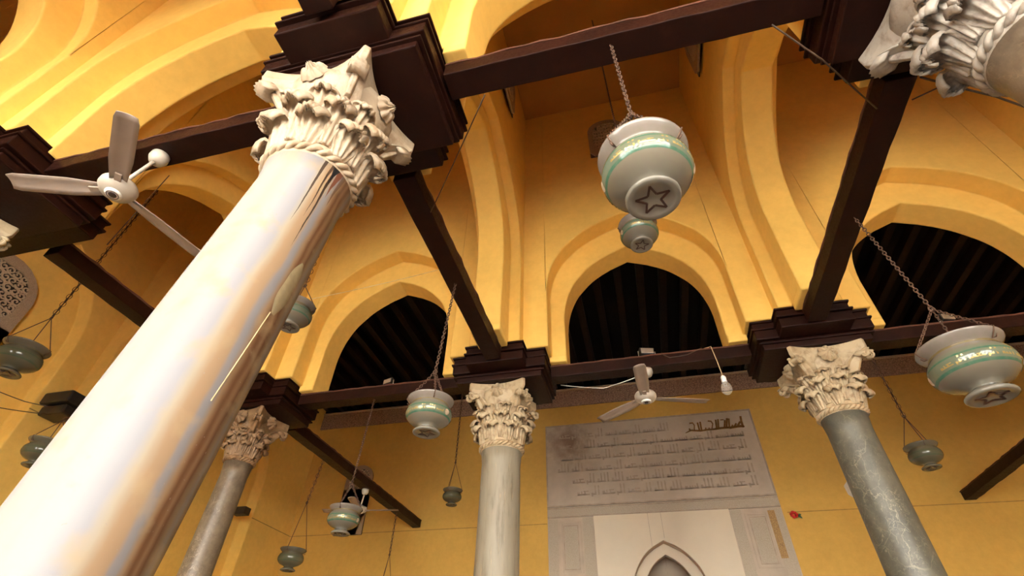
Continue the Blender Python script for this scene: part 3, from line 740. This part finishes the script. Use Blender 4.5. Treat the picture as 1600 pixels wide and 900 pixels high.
def lamp(label, foot, D, hook, mat='lamp', ring_h=.30, detail=True, rot=0, parts3=(10, 130, 250)):
    x, y, z = foot
    t = thing('mosque_lamp', label, 'lamp', foot, 'hanging glass mosque lamps'); t.rotation_euler = (0,0,0)
    mb = MB(); mb.lathe([(r, h) for r, h in PROF[5:]], 56, cap0=False, cap1=False)
    mb.lathe([(r-.012, h) for r, h in PROF[5:]][::-1], 56, cap0=False, cap1=False)
    o = mesh_obj('glass_bowl', mb, M[mat], t, fix=False); o.scale = (D,)*3
    mb = MB(); mb.lathe([(.0,.012),(.2,.012),(.215,.0)] + PROF[:6], 48, cap0=False, cap1=True); o = mesh_obj('foot', mb, M[mat], t); o.scale = (D,)*3
    # star on the underside of the foot
    mb = MB(); P5 = []
    for i in range(10):
        a = PI/2 + i*PI/5; r = .185 if i % 2 == 0 else .078; P5.append((r*math.cos(a), r*math.sin(a)))
    for i in range(10):
        a, b = P5[i], P5[(i+1) % 10]; mb.ribbon([a, b], .024, lambda X, Y, T: (X, Y, T), .004, .0135)
    o = mesh_obj('star_mark', mb, M['star'], t); o.scale = (D,)*3; o.rotation_euler = (0,0,rot)
    if detail:
        band = [.338, .448]; tot = 48.0
        for rep in range(2):
            mb = MB()
            for (kx, ky, kw, kh) in KUF:
                nseg = max(1, int(kw/1.2)); vs = []; fs = []
                for i in range(nseg+1):
                    for hv in (ky, ky+kh):
                        zz = band[0] + (band[1]-band[0])*(hv+1)/7.2; a = -(rep*PI + (kx + kw*i/nseg)/tot*(PI*.72)) + .5
                        r = prof_at(zz) + .004; vs.append((r*math.cos(a), r*math.sin(a), zz))
                for i in range(nseg): fs.append((2*i, 2*i+1, 2*i+3, 2*i+2))
                mb.add(vs, fs)
            o = mesh_obj('gold_inscription', mb, M['gold_txt'], t); o.scale = (D,)*3; o.rotation_euler = (0,0,rot - 1.2)
        for k_ in range(2):                                  # round medallions between the two lines of writing
            mb = MB(); vs = []; rr = .062
            for j in range(5):
                for q in range(20):
                    a = 2*PI*q/20; s = rr*j/4; zz = .393 + s*math.sin(a)
                    r = prof_at(zz) + .006*(1 - (j/4)**4) + .001; an = s*math.cos(a)/.48; vs.append((r*math.cos(an), r*math.sin(an), zz))
            mb.add(vs, [(j*20+q, j*20+(q+1)%20, (j+1)*20+(q+1)%20, (j+1)*20+q) for j in range(4) for q in range(20)], True)
            o = mesh_obj('medallion', mb, M['cap_white'], t); o.scale = (D,)*3; o.rotation_euler = (0,0, rot - 1.2 + .72 + k_*PI)
    zr = .775*D; ring = (0, 0, zr + ring_h)
    w = .0045 if detail else .0042
    for a in parts3:
        a = math.radians(a) + rot; rim = (.50*D*math.cos(a), .50*D*math.sin(a), zr)
        mb = chain_mesh(ring, rim, .034, w*.75) if detail else MB()
        if not detail: mb.tube([ring, rim], .0055, 5)
        nk = .40*D                                           # hook over the rim down to the neck
        mb.tube([(rim[0], rim[1], zr+.01), (.525*D*math.cos(a), .525*D*math.sin(a), zr), (.49*D*math.cos(a), .49*D*math.sin(a), .715*D), (.425*D*math.cos(a), .425*D*math.sin(a), .645*D), (.47*D*math.cos(a), .47*D*math.sin(a), .635*D), (.50*D*math.cos(a), .50*D*math.sin(a), .67*D)], .0045, 5)
        mesh_obj('hanger_chain', mb, M['chain'], t)
    h = (hook[0]-x, hook[1]-y, hook[2]-z)
    mb = chain_mesh(ring, h, .042 if detail else .05, w) if detail else MB()
    if not detail:
        mb.tube([ring, tuple((a+b)/2 for a, b in zip(ring, h)), h], .007, 5)
        n = int((h[2]-ring[2])/.09)
        mb2 = chain_mesh(ring, h, .09, .004); mb.add(mb2.v, mb2.f, True)
    mb.tube([(ring[0]+.02*math.cos(q*PI/5), ring[1], ring[2]+.02*math.sin(q*PI/5)) for q in range(10)], .006, 5, closed=True)
    mesh_obj('main_chain', mb, M['chain'], t)
    return t
lamp('largest pearly glass lamp with a star under its foot, near the top', (.255, 1.60, 3.39), .457, (.24, 1.58, 5.10), rot=.45, ring_h=.44, parts3=(-60, 80, 200))
lamp('small pearly glass lamp with a star, right below the largest lamp', (.37, 3.78, 5.28), .405, (.36, 3.80, Z_TOP), rot=.9)
lamp('pearly glass lamp hanging before the middle column, below the left pointed opening', (-1.72, 3.68, 3.33), .405, (-1.66, 3.74, 5.10), rot=.2, parts3=(-70, 50, 190))
lamp('tilting pearly glass lamp with gold writing band at the right edge', (2.40, 3.68, 3.22), .53, (2.29, 3.67, 5.10), rot=.1, ring_h=.36, parts3=(170, -70, 50))
lamp('green glass lamp half hidden by the right side of the big column', (-3.48, 3.57, 4.66), .40, (-3.45, 3.45, Z_TOP), rot=.3, detail=False)
lamp('green glass lamp hanging in front of the grey stucco window panel', (-3.75, 5.95, 3.21), .41, (-3.72, 5.97, 5.10), rot=.5)
lamp('dim green lamp lowest at the left, beneath the beam by the corner', (-5.75, 7.85, 3.24), .41, (-5.73, 7.95, 5.10), 'lamp_olive', rot=.5, detail=False, ring_h=.75)
lamp('tiny dim green lamp left of the middle pale column', (-3.95, 10.2, 4.90), .41, (-3.95, 10.2, Z_TIMBER), 'lamp_olive', rot=.2, detail=False, ring_h=.6)
lamp('small dim green lamp right of the green-grey column, on a long wire', (3.90, 7.85, 4.23), .41, (3.90, 7.85, Z_TIMBER), 'lamp_olive', rot=.2, detail=False, ring_h=.45)
lamp('dull green lamp at the left edge below the round stucco lattice', (-6.9, 3.33, 4.36), .47, (-6.9, 3.40, Z_TOP), 'lamp_olive', rot=.4, detail=False, ring_h=.45)
lamp('green glass lamp mostly hidden by the left side of the big column', (-7.36, 4.45, 3.75), .41, (-5.84, 4.55, 5.10), 'lamp_olive', rot=.4, detail=False)
lamp('glass lamp below the picture edge, only its chain showing under the beam end', (-5.64, 11.1, 3.05), .41, (-5.64, 11.1, 5.10), 'lamp_olive', rot=.4, detail=False, ring_h=.85)

# ------------------------------------------------------------------ ceiling fans
def fan(label, hub, top, angs, L=.82):
    t = thing('ceiling_fan', label, 'fan', (hub[0], hub[1], hub[2]-.07), 'white ceiling fans')
    o = (hub[0], hub[1], hub[2]-.07); lt = (top[0]-o[0], top[1]-o[1], top[2]-o[2])
    mb = MB(); mb.lathe([(.03,-.002),(.06,0),(.115,.02),(.135,.05),(.135,.085),(.12,.11),(.06,.125),(.035,.15)], 40); mesh_obj('motor_housing', mb, M['white_paint'], t)
    mb = MB(); mb.lathe([(.0,-.016),(.05,-.015),(.062,-.006),(.062,.004)], 32, cap0=False); mesh_obj('bottom_cap', mb, M['white_plastic'], t)
    mb = MB(); mb.lathe([(.0,-.021),(.026,-.021),(.030,-.014)], 24, cap0=False); mb.tube([(.042*math.cos(a), .042*math.sin(a), -.0165) for a in [q*PI/12 for q in range(24)]], .003, 5, closed=True); mesh_obj('badge', mb, M['dark_plastic'], t)
    mb = MB(); mb.tube([(0,0,.14), (lt[0], lt[1], lt[2]-.04)], .016, 10); mesh_obj('down_rod', mb, M['white_paint'], t)
    mb = MB(); mb.lathe([(.03,-.11),(.055,-.095),(.075,-.05),(.072,-.002)], 24, c=lt); mesh_obj('canopy', mb, M['white_paint'], t)
    for a in angs:
        mb = MB(); n = 12; vs = []
        for i in range(n+1):
            v = i/n; r = .12 + (L-.12)*v; w = .055 + .02*min(1, v*3) ; w = w*(1 if v < .96 else .82)
            tw = .22 - .06*v
            for j in range(5):
                s = -1 + j/2; cam_ = .012*(1-s*s)
                vs.append((r, s*w, .045 + s*w*math.tan(tw) + cam_))
        fs = [(i*5+j, i*5+j+1, (i+1)*5+j+1, (i+1)*5+j) for i in range(n) for j in range(4)]
        mb.add(vs, fs, True); mb.box(.09, -.022, .03, .2, .022, .042)
        b = mesh_obj('blade', mb, M['fan_blade'], t); b.rotation_euler = (0,0,math.radians(a))
        m_ = b.modifiers.new('thick', 'SOLIDIFY'); m_.thickness = .006
    return t
fan('cream ceiling fan at the left, hanging from the beam near the big column', (-3.66, 1.55, 4.58), (-3.62, 1.61, 5.10), (-40, 199, 80), .80)
fan('small cream ceiling fan in the middle above the marble panel', (.22, 5.83, 4.64), (.30, 5.95, 5.10), (-93, 17, 142), .80)
fan('ceiling fan seen edge-on behind the lamp by the stucco window panel', (-5.66, 9.50, 4.70), (-5.64, 9.51, 5.10), (188, 8, -75), .80)

# ------------------------------------------------------------------ bulb, floodlights, small wall things
t = thing('bare_bulb', 'clear bare light bulb on a white socket under the middle beam', 'light bulb', (1.19, 5.80, 4.58))
mb = MB(); mb.lathe([(.0,-.03),(.035,-.024),(.06,.005),(.067,.045),(.058,.085),(.036,.115),(.024,.14)], 28, cap0=False, cap1=False); mesh_obj('glass_bulb', mb, M['bulb'], t)
mb = MB(); mb.tube([(-.012,0,.13),(-.014,0,.075),(0,0,.085),(.014,0,.075),(.012,0,.13)], .003, 5); mesh_obj('filament', mb, M['silver'], t)
mb = MB(); mb.lathe([(.026,.125),(.032,.13),(.032,.20),(.022,.22),(.006,.23)], 20); mesh_obj('socket', mb, M['white_plastic'], t)
mb = MB(); mb.tube([(0,0,.21),(-.01,.02,.45),(-.03,.04,.70),(-.06,.10,.725),(-.14,.14,.735)], .005, 6); mesh_obj('cord', mb, M['wire_pale'], t)

def floodlight(label, c, s=1, rz=0):
    t = thing('floodlight', label, 'floodlight', c); t.rotation_euler = (0,0,rz)
    mb = MB(); mb.prism([(-.085,0),(.085,0),(.10,.10),(-.10,.10)], -.04, .04, lambda p, a: (p[0]*s, a*s, .03+p[1]*s)); mesh_obj('housing', mb, M['black_metal'], t, bevel=.006)
    mb = MB(); mb.box(-.085*s, -.052*s, .03+.008*s, .085*s, -.041*s, .03+.085*s); mesh_obj('glass_front', mb, M['silver'], t, bevel=.004)
    mb = MB(); mb.tube([(-.115*s,0,.06*s+.03),(-.115*s,0,.001),(.115*s,0,.001),(.115*s,0,.06*s+.03)], .008, 6); mesh_obj('bracket', mb, M['silver'], t)
    return t
floodlight('small floodlight on the middle beam above the ceiling fan', (.34, YA-.04, Z_BT+.008), 1.0, .25)
floodlight('small floodlight on the beam under the left pointed opening', (-3.52, YA-.04, Z_BT+.008), .85, -.3)
floodlight('small floodlight on the beam at the right edge above the lamp', (3.95, YA-.04, Z_BT+.008), .9, .3)

def wire(label, pts, r=.006, mat='wire', cat='wire'):
    mb = MB(); P = []
    for i in range(len(pts)-1):                          # subdivide with a little slack
        a, b = Vector(pts[i]), Vector(pts[i+1])
        for q in range(8):
            v = q/8; s = (b-a).length*.012*math.sin(PI*v); P.append(a.lerp(b, v) - Vector((0,0,s)))
    P.append(Vector(pts[-1])); mb.tube(P, r, 6)
    return tag(mesh_obj('electric_wire', mb, M[mat]), label, cat)
wire('thin brown wire beside the big wooden impost, from beam to beam', [(-.73, 1.72, 5.095), (-1.558, 2.72, 5.095)], .005)
wire('thin dark wire from the overhead beam across to the top right beam', [(1.31, 1.69, 5.092), (1.61, 1.93, 4.93), (2.17, 2.52, 5.092)], .006)
wire('double dark cable at the top right behind the greyish capital', [(2.42, 2.34, 5.12), (3.0, 2.62, 5.10), (4.2, 3.3, 5.08), (6.1, 4.2, 5.15)], .008)
wire('short dark wire crossing behind the top right capital', [(2.40, 2.50, 5.09), (3.04, 2.18, 5.05), (3.5, 1.72, 5.09)], .006)
wire('thin pale wire from the lamp half hidden by the column to the beam', [(-3.30, 3.56, 5.03), (-1.95, 3.92, 5.55), (-1.80, 3.90, 5.29)], .0035, 'wire_pale')
wire('thin dark wire looping on the left wall from the black corbel', [(-8.95, 5.165, 5.10), (-9.2, 4.9, 5.09), (-9.5, 4.5, 5.16), (-9.52, 4.32, 5.2)], .007)
wire('thin dark wire drooping left below the black corbel', [(-8.95, 5.2, 4.99), (-8.9, 4.4, 4.72), (-9.1, 3.6, 4.6), (-9.4, 2.8, 4.62)], .007)
wire('grey wire drooping under the middle beam left of the fan', [(-.88, 6.0, 5.03), (-.3, 6.03, 4.93), (.25, 6.0, 5.06)], .006, 'silver')
wire('dark cable along the front of the middle beam towards the bulb', [(.52, 5.865, 5.27), (.62, 5.86, 5.19), (.85, 5.86, 5.205), (1.05, 5.87, 5.29)], .007)
wire('vertical dark wire by the left fan above the far left beam', [(-5.25, 2.55, 6.6), (-5.35, 2.55, 5.35)], .006)

t = thing('red_ornament', 'small red ornament on the wall at the right edge of the marble panel', 'ornament', (3.10, YQ-.05, 4.97))
for i in range(7):
    a = i*2*PI/7; mb = MB(); mb.lathe([(.0,-.03),(.035,-.012),(.035,.012),(.0,.03)], 10, c=(.05*math.cos(a), -.02+.015*math.sin(3*a), .05*math.sin(a)), cap0=False, cap1=False); mesh_obj('petal', mb, M['red'], t)
for a in (.3, -.5): 
    mb = MB(); mb.ribbon([(.05,-.02),(.11,-.02+.05*a),(.14,-.03+.1*a)], [.03,.045,.01], lambda X, Y, T: (X, T, Y), -.02, -.01); mesh_obj('leaf', mb, M['green_plastic'], t)
mb = MB(); mb.prism([(.08,0),(.2,-.04),(.24,.10),(.2,.5),(.12,.66),(.10,.34),(.0,.24),(.02,.06)], 0, .006, lambda p, a: (4.31+p[0]-.02, YQ-.001-a, 5.28+p[1]))
tag(mesh_obj('torn_paper', mb, M['paper']), 'torn white paper on the wall at the left of the green-grey column', 'paper')

# ------------------------------------------------------------------ marble panel, mihrab
px0, px1 = -2.27, 2.90; yf = YQ
def wallbox(mb, x0, z0, x1, z1, d0, d1): mb.box(x0, yf-d1, z0, x1, yf-d0, z1)
def frame(mb, x0, z0, x1, z1, w, d0, d1):
    wallbox(mb, x0, z0, x0+w, z1, d0, d1); wallbox(mb, x1-w, z0, x1, z1, d0, d1); wallbox(mb, x0+w, z0, x1-w, z0+w, d0, d1); wallbox(mb, x0+w, z1-w, x1-w, z1, d0, d1)
t = thing('inscription_panel', 'large greyish marble panel with carved lines and one gold line', 'wall panel', (MX, YQ-.01, 5.38))
mb = MB(); wallbox(mb, px0, 5.40, px1, 7.49, .002, .04); part('slab', mb, M['panel_stained'], t, bevel=.006)
mb = MB(); frame(mb, px0, 5.40, px1, 7.49, .035, .04, .048); part('edge_frame', mb, M['panel_txt'], t)
def zrow(i): return 7.10 - i*.292
rnd = random.Random(3)
for i in range(6):
    mb = MB(); x = px1-.30; z = zrow(i); xe = px0+.26
    if i == 0: x = .90
    U = .040
    while x > xe + .1:
        off = rnd.choice([0, 8.7, 17.7, 32.7]); seg_ = [q for q in KUF if off <= q[0]+.3 < off + {0:8.4, 8.7:8, 17.7:14.5, 32.7:14}[off]]
        wmax = max(q[0]+q[2] for q in seg_) - off
        if x - wmax*U < xe: break
        for (kx, ky, kw, kh) in seg_:
            xa = x - (kx-off)*U; wallbox(mb, xa-kw*U, z+ky*U, xa, z+(ky+kh*(.94+.12*rnd.random()))*U*.92, .04, .046)
        x -= (wmax+1.4)*U
    if mb.v: part('carved_inscription', mb, M['panel_txt'], t, fix=False)
# gold line: strokes traced on the wall plane
def wp(px, py):
    """photo pixel -> point of the back wall plane"""
    d = right*((px-800)/F) + fwd + up*((450-py)/F); s = (yf-.04)/d.y; return (d.x*s, d.z*s + 1.5)
mb = MB()
for pts, w in (([(1290,140),(1310,250),(1350,370)],48), ([(1375,350),(1300,345)],30), ([(1340,345),(1240,350),(1060,385)],52), ([(1285,255),(1240,330)],46), ([(1205,290),(1170,350)],40), ([(1130,320),(1110,370)],36),
               ([(965,225),(960,390)],40), ([(1008,185),(1006,390)],44), ([(1048,190),(1062,385)],40), ([(1070,375),(900,385),(770,405)],46), ([(940,212),(870,218)],18), ([(775,215),(800,400)],42), ([(822,205),(838,390)],40),
               ([(610,240),(680,245),(715,300),(700,390)],28), ([(800,405),(700,415),(560,425)],36), ([(570,380),(565,425)],30), ([(640,380),(635,420)],26), ([(565,428),(460,445),(290,440)],34), ([(395,275),(440,435)],38), ([(450,258),(482,425)],40),
               ([(228,288),(295,278),(332,330),(332,440)],28), ([(225,400),(250,440)],34), ([(310,435),(250,440),(150,492)],[34,36,10])):
    P = [wp(1060+a/13.333, 640+b/13.333) for a, b in pts]; k_ = 1/13.333*.0135
    wid = [q*k_ for q in w] if isinstance(w, list) else w*k_
    mb.ribbon(P, wid, lambda X, Z, T: (X, T, Z), yf-.04, yf-.056)
part('gold_inscription', mb, M['gold'], t, fix=False)
# carved surround below
s_ = thing('mihrab', 'cream marble prayer niche with carved side panels under the large panel', 'mihrab', (MX, YQ-.02, .012))
mb = MB(); wallbox(mb, px0, 5.16, px1, 5.395, .002, .035); part('carved_border', mb, M['panel_low'], s_, bevel=.005)
mb = MB(); wallbox(mb, px0, 5.355, px1, 5.375, .035, .042); wallbox(mb, px0, 5.17, px1, 5.185, .035, .042); part('border_line', mb, M['panel_txt'], s_)
for (a, b) in ((px0, -1.18), (1.82, px1)):
    mb = MB(); wallbox(mb, a, .02, b, 5.155, .002, .03); sp = part('side_panel', mb, M['panel'], s_, bevel=.004)
    ia, ib = (a+.02, a+.29) if a < 0 else (b-.29, b-.02)
    mb = MB(); wallbox(mb, a+.02, 3.0, a+.24, 5.13, .03, .036); wallbox(mb, b-.26, 3.0, b-.02, 5.13, .03, .036); part('carved_border', mb, M['panel_low'], s_)
    mb = MB(); frame(mb, a+.30, 3.98, b-.30, 5.06, .05, .03, .045); part('panel_frame', mb, M['panel'], s_, bevel=.006)
    mb = MB(); frame(mb, a+.37, 4.05, b-.37, 4.98, .02, .03, .04); part('panel_frame', mb, M['panel_txt'], s_)
    mb = MB(); wallbox(mb, a+.40, 4.08, b-.40, 4.95, .03, .036); part('carved_field', mb, M['panel_low'], s_)
mb = MB(); wallbox(mb, 2.60, 4.15, 2.74, 5.09, .036, .043); part('gilded_strip', mb, M['gold_dark'], s_)
mb = MB(); arch_layer(mb, -1.178, 1.818, 0.02, 5.158, [(MX, .80, 3.45, 4.58)], yf-.05, yf+.0, fx); part('marble_surround', mb, M['cream'], s_)
mb = MB()
for x in (MX-.28+.02, MX+.03+.0): wallbox(mb, x-.004, 4.62 if x > MX else 4.45, x+.004, 5.157, .05, .052)
part('slab_joint', mb, M['panel_txt'], s_)
mb = MB(); arch_layer(mb, MX-.9, MX+.9, 0.02, 4.75, [(MX, .80, 3.45, 4.58)], yf-.0, yf+.24, fx); part('outer_reveal', mb, M['niche_edge'], s_)
mb = MB(); arch_layer(mb, MX-.88, MX+.88, 0.02, 4.70, [(MX, .60, 3.35, 4.36)], yf+.24, yf+.30, fx); part('inner_surround', mb, M['cream'], s_)
mb = MB(); arch_layer(mb, MX-.86, MX+.86, 0.02, 4.68, [(MX, .60, 3.35, 4.36)], yf+.30, yf+.44, fx); part('inner_reveal', mb, M['niche_edge'], s_)
mb = MB(); vs = []; 
for i in range(13):
    a = PI*i/12; 
    for z in (0.02, 4.6): vs.append((MX-.64*math.cos(a), yf+.44+.45*math.sin(a), z))
mb.add(vs, [(2*i, 2*i+2, 2*i+3, 2*i+1) for i in range(12)], True); part('niche_wall', mb, M['niche'], s_)
mb = MB(); wallbox(mb, MX-.006, 1, MX+.006, 4.4, -.887, -.882); part('niche_joint', mb, M['panel_txt'], s_)

# ------------------------------------------------------------------ carved stucco windows
def spiral(cx, cy, r, a0, sgn, turns=1.4, n=16):
    return [(cx + r*(1-.78*i/(n-1))*math.cos(a0 + sgn*2*PI*turns*i/(n-1)), cy + r*(1-.78*i/(n-1))*math.sin(a0 + sgn*2*PI*turns*i/(n-1))) for i in range(n)]
def stucco_window(label, w, h, base, axis, out, gl, gr, hole, panel=True, seed=1):
    """arched stucco panel; axis 'x' lies on a wall along X, 'y' on a wall along Y; out: direction off the wall; gl..gr: height range of the pierced lattice"""
    t = thing('stucco_window', label, 'window', base)
    def f(x, z, d): return (x, out*d, z) if axis == 'x' else (out*d, x, z)
    def arc(hw, z0, zt):
        zs = zt - hw*.95
        return [(-hw, z0), (hw, z0)] + [(hw*math.cos(a), zs + hw*.95*math.sin(a)) for a in [PI*i/16 for i in range(17)]]
    f2 = lambda p, a: f(p[0], p[1], a)
    mb = MB(); mb.prism(arc(w/2, 0, h), .002, .02, f2); mesh_obj('backing', mb, M[hole], t)
    # frame: outline minus lattice field
    mb = MB(); o_ = arc(w/2, 0, h); fw = w*.13; n8 = 12
    cz = (gl+gr)/2; rw = w/2-fw; rh = (gr-gl)/2
    inn = [(rw*math.copysign(min(1, abs(math.cos(a))*1.12), math.cos(a)), cz + rh*math.copysign(min(1, abs(math.sin(a))*1.12), math.sin(a))) for a in [2*PI*(i+.5)/24 for i in range(24)]]
    def outer_hit(a):
        dx, dz = math.cos(a), math.sin(a); best = 9
        m = len(o_)
        for i in range(m):
            (x1, z1), (x2, z2) = o_[i], o_[(i+1) % m]; ex, ez = x2-x1, z2-z1; den = dx*ez - dz*ex
            if abs(den) < 1e-9: continue
            tt = ((x1)*ez - (z1-cz)*ex)/den; uu = ((x1)*dz - (z1-cz)*dx)/den
            if tt > 0 and -1e-6 <= uu <= 1+1e-6: best = min(best, tt)
        return (best*dx, cz + best*dz)
    vs = []; A = [2*PI*(i+.5)/24 for i in range(24)]
    corner = {}
    for i, a in enumerate(A):
        q = outer_hit(math.atan2(inn[i][1]-cz, inn[i][0]))
        for p, d in ((inn[i], .02), (inn[i], .05), (q, .05), (q, .002)): vs.append(f(p[0], p[1], d))
    fs = []
    for i in range(24):
        a = 4*i; b = 4*((i+1) % 24)
        for k_ in range(3): fs.append((a+k_, b+k_, b+k_+1, a+k_+1))
    mb.add(vs, fs); 
    mb.prism([(-w/2, 0), (w/2, 0), (w/2, gl-.02), (-w/2, gl-.02)], .004, .05, f2) if panel else None
    mesh_obj('carved_surround', mb, M['stucco'], t)
    # pierced tendrils
    mb = MB(); rn = random.Random(seed); rad = min(rw, rh)
    cells = int(rw*2/(.11 if w > .9 else .095)); dx = 2*rw/cells; rows_ = max(2, int(2*rh/dx)); dz = 2*rh/rows_
    for i in range(cells):
        for j in range(rows_):
            x = -rw + dx*(i+.5); z = cz - rh + dz*(j+.5)
            if (x/rw)**4 + ((z-cz)/rh)**4 > .92: continue
            sg = 1 if (i+j) % 2 else -1; a0 = rn.choice([0, PI/2, PI, -PI/2]) + .4
            mb.ribbon(spiral(x, z, dx*.56, a0, sg, 1.15, 14), [dx*.20*(1-.3*q/13) for q in range(14)], f, .02, .042)
            mb.ribbon([(x-dx*.55, z-dz*.5), (x+.0, z-dz*.44), (x+dx*.55, z-dz*.55)], [dx*.12, dx*.2, dx*.12], f, .02, .040)
            mb.ribbon([(x-dx*.5, z+dz*.1*sg), (x-dx*.2, z+dz*.42*sg)], [dx*.08, dx*.22], f, .02, .041)
    mesh_obj('pierced_lattice', mb, M['stucco_plain'], t, fix=False)
    return t
stucco_window('arched grey stucco panel with pierced top on the back wall, left', .80, 1.82, (-7.53, YQ, 5.0), 'x', -1, 1.18, 1.70, 'hole', True, 3)
stucco_window('round-topped stucco panel with arabesque lattice at the left edge', 1.25, 2.1, (XL-.30, 3.62, 5.0), 'y', 1, 1.02, 1.92, 'hole', True, 5)
stucco_window('small pierced stucco window high in shadow behind the largest lamp', .70, 1.15, (.32, 5.50, 9.50), 'x', -1, .15, 1.02, 'glow_hole', False, 7)
stucco_window('small pierced stucco window high on the left side of the middle bay', .80, 1.15, (XC[1]+.40, 3.90, 9.40), 'y', 1, .15, 1.02, 'glow_hole', False, 8)
stucco_window('small pierced stucco window high on the right side of the middle bay', .80, 1.15, (XC[2]-.40, 3.95, 9.50), 'y', -1, .15, 1.02, 'glow_hole', False, 9)
# ------------------------------------------------------------------ light: open sunny courtyard behind the camera
w = bpy.data.worlds.new('world'); sc.world = w; w.use_nodes = True; nt = w.node_tree
bg = nt.nodes['Background']
sky = nt.nodes.new('ShaderNodeTexSky'); sky.sky_type = 'HOSEK_WILKIE'; sky.turbidity = 4; sky.ground_albedo = .5
SUN = Vector((-.35, .52, .78)).normalized(); sky.sun_direction = SUN
nt.links.new(sky.outputs[0], bg.inputs[0]); bg.inputs[1].default_value = 1.0
sl = bpy.data.lights.new('sun', 'SUN'); sl.energy = 7.5; sl.angle = .01; sl.color = (1,.99,.96)
so = bpy.data.objects.new('sun', sl); C.objects.link(so); so.rotation_euler = SUN.to_track_quat('Z', 'Y').to_euler()

vs_ = sc.view_settings; vs_.view_transform = 'Standard'; vs_.look = 'None'; vs_.gamma = 1; vs_.use_curve_mapping = False
vs_.exposure = 3.85
cy = sc.cycles; cy.max_bounces = 10; cy.diffuse_bounces = 7; cy.glossy_bounces = 3; cy.transmission_bounces = 6; cy.sample_clamp_indirect = 12; cy.caustics_reflective = False; cy.caustics_refractive = False
cy.use_denoising = True
